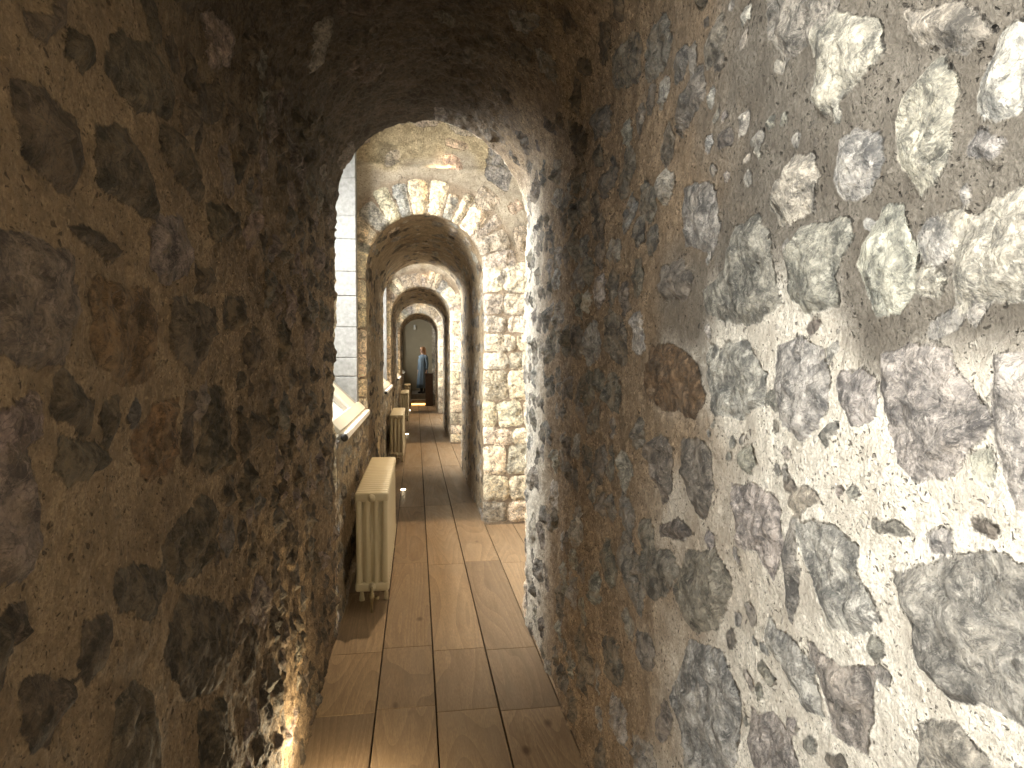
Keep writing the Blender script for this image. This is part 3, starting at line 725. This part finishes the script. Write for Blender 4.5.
# ------------------------------------------------------------------ floor uplights
def uplight(x, y, lab, power, aim=(-.16, .12, 1)):
    root = empty('floor_uplight', (x, y, 0), lab, 'light', 'uplights set in the floor along the passage')
    bm = bmesh.new()
    n = 24; prof = [(.030, .0), (.044, .0), (.044, .004), (.040, .007), (.031, .007), (.030, .004)]
    rings = [[bm.verts.new((r * math.cos(a), r * math.sin(a), z)) for a in [j * 2 * math.pi / n for j in range(n)]] for r, z in prof]
    for k in range(len(prof)):
        a, b = rings[k], rings[(k + 1) % len(prof)]
        for j in range(n): bm.faces.new((a[j], a[(j + 1) % n], b[(j + 1) % n], b[j]))
    from_bm('trim_ring', bm, M_STEEL, root, True)
    bm = bmesh.new(); bm_tube(bm, [(0, 0, .001), (0, 0, .005), (0, 0, .009)], [.031, .031, .022], 20)
    from_bm('lens', bm, M_LENS, root, True)
    d = bpy.data.lights.new('uplight_beam', 'SPOT'); d.energy = power; d.color = WARM
    d.spot_size = math.radians(95); d.spot_blend = .8; d.shadow_soft_size = .025
    o = bpy.data.objects.new('uplight_beam', d); COL.objects.link(o); o.parent = root; o.location = (0, 0, .022)
    o.rotation_euler = Vector(aim).to_track_quat('-Z', 'Y').to_euler()
    d = bpy.data.lights.new('added_spill', 'POINT'); d.energy = 7.5 if y == 2.3 else .15; d.color = (1, .80, .50); d.shadow_soft_size = .02  # extra point light added above the lens to pool light on the floor
    o = bpy.data.objects.new('added_spill', d); COL.objects.link(o); o.parent = root; o.location = (0, 0, .20 if y == 2.3 else .05)

uplight(-.31, 2.3, 'small round floor uplight in the nearest stretch of passage, by the left wall', 15, (-.12, .1, 1))
uplight(-.165, 7.94, 'bright floor uplight just beyond the nearest cream radiator', 22)
uplight(-.20, 13.95, 'tiny bright floor uplight beyond the second radiator', 20)
uplight(-.20, 20.5, 'farthest floor uplight, past the third radiator', 16)

def added_spot(x, y, power, lab):  # unseen spotlights, added to give the bay floors their sharp warm light
    root = empty('added_spotlight', (x, y, 4.12), lab, 'light', 'warm spotlights added at the tops of the window bays')
    bm = bmesh.new(); bm_tube(bm, [(0, 0, .06), (0, 0, .0), (0, 0, -.006)], [.04, .04, .034], 20); from_bm('base', bm, M_DARK, root, True)
    bm = bmesh.new(); bm_tube(bm, [(0, 0, -.004), (0, 0, -.03), (0, -.006, -.036), (0, -.04, -.135), (0, -.036, -.134), (0, -.006, -.045)], [.012, .012, .038, .042, .034, .030], 20); from_bm('spot_head', bm, M_DARK, root, True)
    bm = bmesh.new(); bm_tube(bm, [(0, -.026, -.10), (0, -.028, -.108)], [.031, .031], 20); from_bm('bulb', bm, M_LENS, root, True)
    d = bpy.data.lights.new('spot_beam', 'SPOT'); d.energy = power; d.color = (1.0, .72, .42)
    d.spot_size = math.radians(54); d.spot_blend = .6; d.shadow_soft_size = .03
    o = bpy.data.objects.new('spot_beam', d); COL.objects.link(o); o.parent = root; o.location = (0, -.043, -.145)
    o.rotation_euler = Vector((0, -.26, -1)).to_track_quat('-Z', 'Y').to_euler()
for k, (a, c) in enumerate(BAYS[1:4]):
    added_spot(.25, c - .05, 250, ('unseen black spotlight added at the top of the nearest window bay, above the cream radiator', 'unseen black spotlight added at the top of the second window bay', 'unseen black spotlight added at the top of the third window bay')[k])

added_spot(-.20, 22.6, 260, 'unseen black spotlight added at the top of the last bay, over the steps')

# ------------------------------------------------------------------ steps, plinth and wall light at the far end
st = empty('stone_steps', (.1, 22.9, 0), 'low grey steps with a glowing yellow strip across the passage end', 'steps')
for k, (z0, z1, ya) in enumerate(((0, .19, 0), (.19, .38, .32))):
    bm = bmesh.new(); bm_box(bm, -.265, .56, ya, 3.1 if k else .36, z0, z1 - .03, .004)
    from_bm('riser', bm, M_STEP, st)
    bm = bmesh.new(); bm_box(bm, -.265, .56, ya - .025, 3.1 if k else .345, z1 - .03, z1, .008, 2)
    from_bm('tread', bm, M_STEP, st)
bm = bmesh.new(); bm_box(bm, -.26, .40, -.024, -.001, .012, .06, .004)
o = from_bm('light_strip', bm, M_LED, st); o['label'] = 'glowing amber strip along the lowest step'

pl = empty('wooden_plinth', (.45, 22.55, 0), 'dark brown wooden plinth standing in front of the person at the steps', 'plinth')
bm = bmesh.new(); bm_box(bm, -.13, .13, -.14, .14, .06, 1.10, .006, 2); from_bm('cabinet_body', bm, M_OAK, pl)
bm = bmesh.new(); bm_box(bm, -.14, .14, -.15, .15, 0, .06, .006, 2); from_bm('base', bm, M_OAK, pl)
bm = bmesh.new(); bm_box(bm, -.145, .145, -.155, .155, 1.10, 1.14, .008, 2); from_bm('top', bm, M_OAK, pl)
bm = bmesh.new(); bm_box(bm, -.105, .105, -.149, -.140, .10, 1.06, .004, 2); from_bm('front_panel', bm, M_OAK, pl)

wl = empty('wall_sensor', (-.03, 26.0, 2.92), 'small white sensor high on the beige wall at the passage end', 'sensor')
bm = bmesh.new(); bm_box(bm, -.05, .05, -.035, 0, -.11, .09, .02, 4); from_bm('housing', bm, M_PAINT, wl, True)
bm = bmesh.new(); bm_tube(bm, [(0, -.03, .03), (0, -.06, .03), (0, -.07, .03)], [.035, .03, .012], 16); from_bm('sensor_dome', bm, M_SILLSTONE, wl, True)

# ------------------------------------------------------------------ the person
M_SKIN = plain('skin', (.62, .40, .29), .5, .05, 12, bump=0)
M_HAIR = plain('strawberry_hair', (.46, .24, .11), .5, .3, 60, bump=.4)
M_DRESS = plain('blue_grey_cloth', (.12, .165, .21), .8, .12, 9, bump=.2)
M_TROUSER = plain('dark_trousers', (.02, .023, .03), .8, .2, 10)
M_SHOE = plain('black_shoes', (.02, .018, .017), .5, .2, 10)
M_EYE = plain('eye', (.05, .04, .035), .3, .1, 10, bump=0)

def skin_mesh(name, nodes, edges, mat, parent, root=0, sub=2):
    me = bpy.data.meshes.new(name)
    me.from_pydata([n[:3] for n in nodes], edges, [])
    o = bpy.data.objects.new(name, me); COL.objects.link(o)
    o.modifiers.new('skin', 'SKIN').use_smooth_shade = True
    for i, n in enumerate(nodes):
        r = n[3] if len(n) == 4 else None
        me.skin_vertices[0].data[i].radius = (n[3], n[4] if len(n) > 4 else n[3])
        me.skin_vertices[0].data[i].use_root = (i == root)
    s = o.modifiers.new('sub', 'SUBSURF'); s.levels = sub; s.render_levels = sub
    dg = bpy.context.evaluated_depsgraph_get(); dg.update()
    me2 = bpy.data.meshes.new_from_object(o.evaluated_get(dg))
    o.modifiers.clear(); o.data = me2; me2.name = name; bpy.data.meshes.remove(me)
    me2.materials.clear(); me2.materials.append(mat)
    me2.polygons.foreach_set('use_smooth', [True] * len(me2.polygons))
    o.parent = parent
    return o

def person():
    root = empty('person', (.25, 23.55, .38), 'person in a blue grey coat with long reddish hair, facing the windows beside the plinth', 'person', rz=math.radians(-48))
    # local frame: faces -Y, x is sideways
    nd = [(0, 0, .90, .125, .10), (0, -.005, 1.04, .105, .085), (0, -.005, 1.20, .125, .095), (0, .005, 1.34, .10, .08), (0, .005, 1.42, .05, .05), (0, -.005, 1.49, .052, .055), (0, -.012, 1.56, .072, .088), (0, -.005, 1.615, .062, .072)]
    ed = [(i, i + 1) for i in range(7)]
    def chain(start, pts):
        prev = start
        for p in pts: nd.append(p); ed.append((prev, len(nd) - 1)); prev = len(nd) - 1
        return prev
    chain(6, [(0, -.092, 1.545, .016, .013), (0, -.112, 1.54, .010, .010)])         # nose
    for s in (-1, 1):
        chain(6, [(s * .078, .01, 1.55, .010, .016)])                                  # ear
        hand = chain(3, [(s * .13, .005, 1.345, .055), (s * .175, .01, 1.28, .047), (s * .215, .02, 1.08, .036), (s * .225, -.02, .87, .025), (s * .222, -.03, .82, .022, .026)])
        palm = chain(hand, [(s * .220, -.034, .775, .018, .032)])
        for k, (dy, ln) in enumerate(((-.027, .068), (-.009, .078), (.009, .073), (.026, .058))):
            x, y = s * .219, -.034 + dy
            chain(palm, [(x, y, .742, .0085), (x - s * .006, y, .742 - ln * .5, .008), (x - s * .018, y, .742 - ln, .0065)])
        chain(palm, [(s * .212, -.066, .775, .010), (s * .206, -.078, .745, .009), (s * .20, -.08, .722, .0075)])
        chain(0, [(s * .09, 0, .84, .085), (s * .095, -.01, .47, .052), (s * .095, .02, .28, .048), (s * .095, .025, .08, .033), (s * .10, -.04, .045, .034), (s * .105, -.12, .03, .028)])
    skin_mesh('body', nd, ed, M_SKIN, root)
    def loft(name, rings, mat, n=36, fold=0.0, nf=9, cap=True, thick=0):
        bm = bmesh.new(); R = []
        for j, (cx, cy, z, a, b) in enumerate(rings):
            f = fold * j / (len(rings) - 1)
            R.append([bm.verts.new((cx + (a + f * math.sin(nf * t + j * .25)) * math.cos(t), cy + (b + f * math.sin(nf * t + j * .25)) * math.sin(t), z)) for t in [k * 2 * math.pi / n for k in range(n)]])
        for a, b in zip(R[:-1], R[1:]):
            for k in range(n): bm.faces.new((a[k], a[(k + 1) % n], b[(k + 1) % n], b[k]))
        if cap: bm.faces.new(R[0]); bm.faces.new(R[-1])
        return from_bm(name, bm, mat, root, True)
    loft('coat', [(0, .006, 1.425, .062, .06), (0, .006, 1.40, .105, .075), (0, .005, 1.36, .165, .10), (0, 0, 1.28, .175, .118), (0, -.005, 1.18, .165, .122), (0, -.005, 1.05, .150, .115), (0, 0, .92, .175, .140), (0, 0, .75, .20, .165), (0, 0, .55, .22, .185), (0, 0, .38, .235, .20), (0, 0, .20, .245, .21)], M_DRESS, fold=.016)
    for s in (-1, 1):
        bm = bmesh.new()
        bm_tube(bm, [(s * .12, .005, 1.365), (s * .165, .008, 1.33), (s * .185, .012, 1.26), (s * .212, .02, 1.08), (s * .222, -.005, .95), (s * .226, -.022, .86)], [.055, .062, .058, .050, .042, .036], 16)
        from_bm('sleeve', bm, M_DRESS, root, True)
        bm = bmesh.new()
        bm_tube(bm, [(s * .085, 0, .80), (s * .095, -.008, .47), (s * .096, .018, .28), (s * .097, .022, .07)], [.088, .068, .06, .05], 16)
        from_bm('trouser_leg', bm, M_TROUSER, root, True)
        bm = bmesh.new()
        bm_tube(bm, [(s * .097, .065, .045), (s * .097, .03, .048), (s * .10, -.04, .045), (s * .103, -.11, .036), (s * .105, -.155, .03)], [.028, .044, .044, .038, .018], 14, flat=.95)
        from_bm('shoe', bm, M_SHOE, root, True)
        bm = bmesh.new(); bmesh.ops.create_icosphere(bm, subdivisions=2, radius=.011, matrix=Matrix.Translation((s * .03, -.085, 1.572)))
        from_bm('eye', bm, M_EYE, root, True)
    bm = bmesh.new(); bm_tube(bm, [(-.024, -.088, 1.512), (0, -.096, 1.511), (.024, -.088, 1.512)], [.003, .006, .003], 8)
    from_bm('mouth', bm, plain('lips', (.42, .17, .14), .5, .05, 10, bump=0), root, True)
    # long hair: cap over the skull falling behind the shoulders, open at the face
    bm = bmesh.new(); n = 28; R = []
    for z, rx, ry, cy, op in ((1.705, .012, .012, .0, 0), (1.695, .055, .06, .0, 0), (1.665, .086, .095, .002, 0), (1.62, .10, .112, .006, .25), (1.56, .106, .112, .012, .62), (1.50, .104, .10, .022, .85), (1.43, .105, .085, .04, 1.0), (1.34, .11, .07, .07, 1.15), (1.24, .10, .05, .10, 1.25), (1.18, .07, .03, .115, 1.3)):
        ring = []
        for k in range(n):
            t = -math.pi / 2 + op + (2 * math.pi - 2 * op) * k / (n - 1)
            w = 1 + .05 * math.sin(k * 2.4 + z * 20)
            ring.append(bm.verts.new((rx * math.cos(t) * w, cy + ry * math.sin(t) * w, z)))
        R.append(ring)
    for a, b in zip(R[:-1], R[1:]):
        for k in range(n - 1): bm.faces.new((a[k], a[k + 1], b[k + 1], b[k]))
    bm.faces.new(R[0])
    h = from_bm('hair', bm, M_HAIR, root, True)
    sol = h.modifiers.new('thickness', 'SOLIDIFY'); sol.thickness = .016; sol.offset = -1
person()
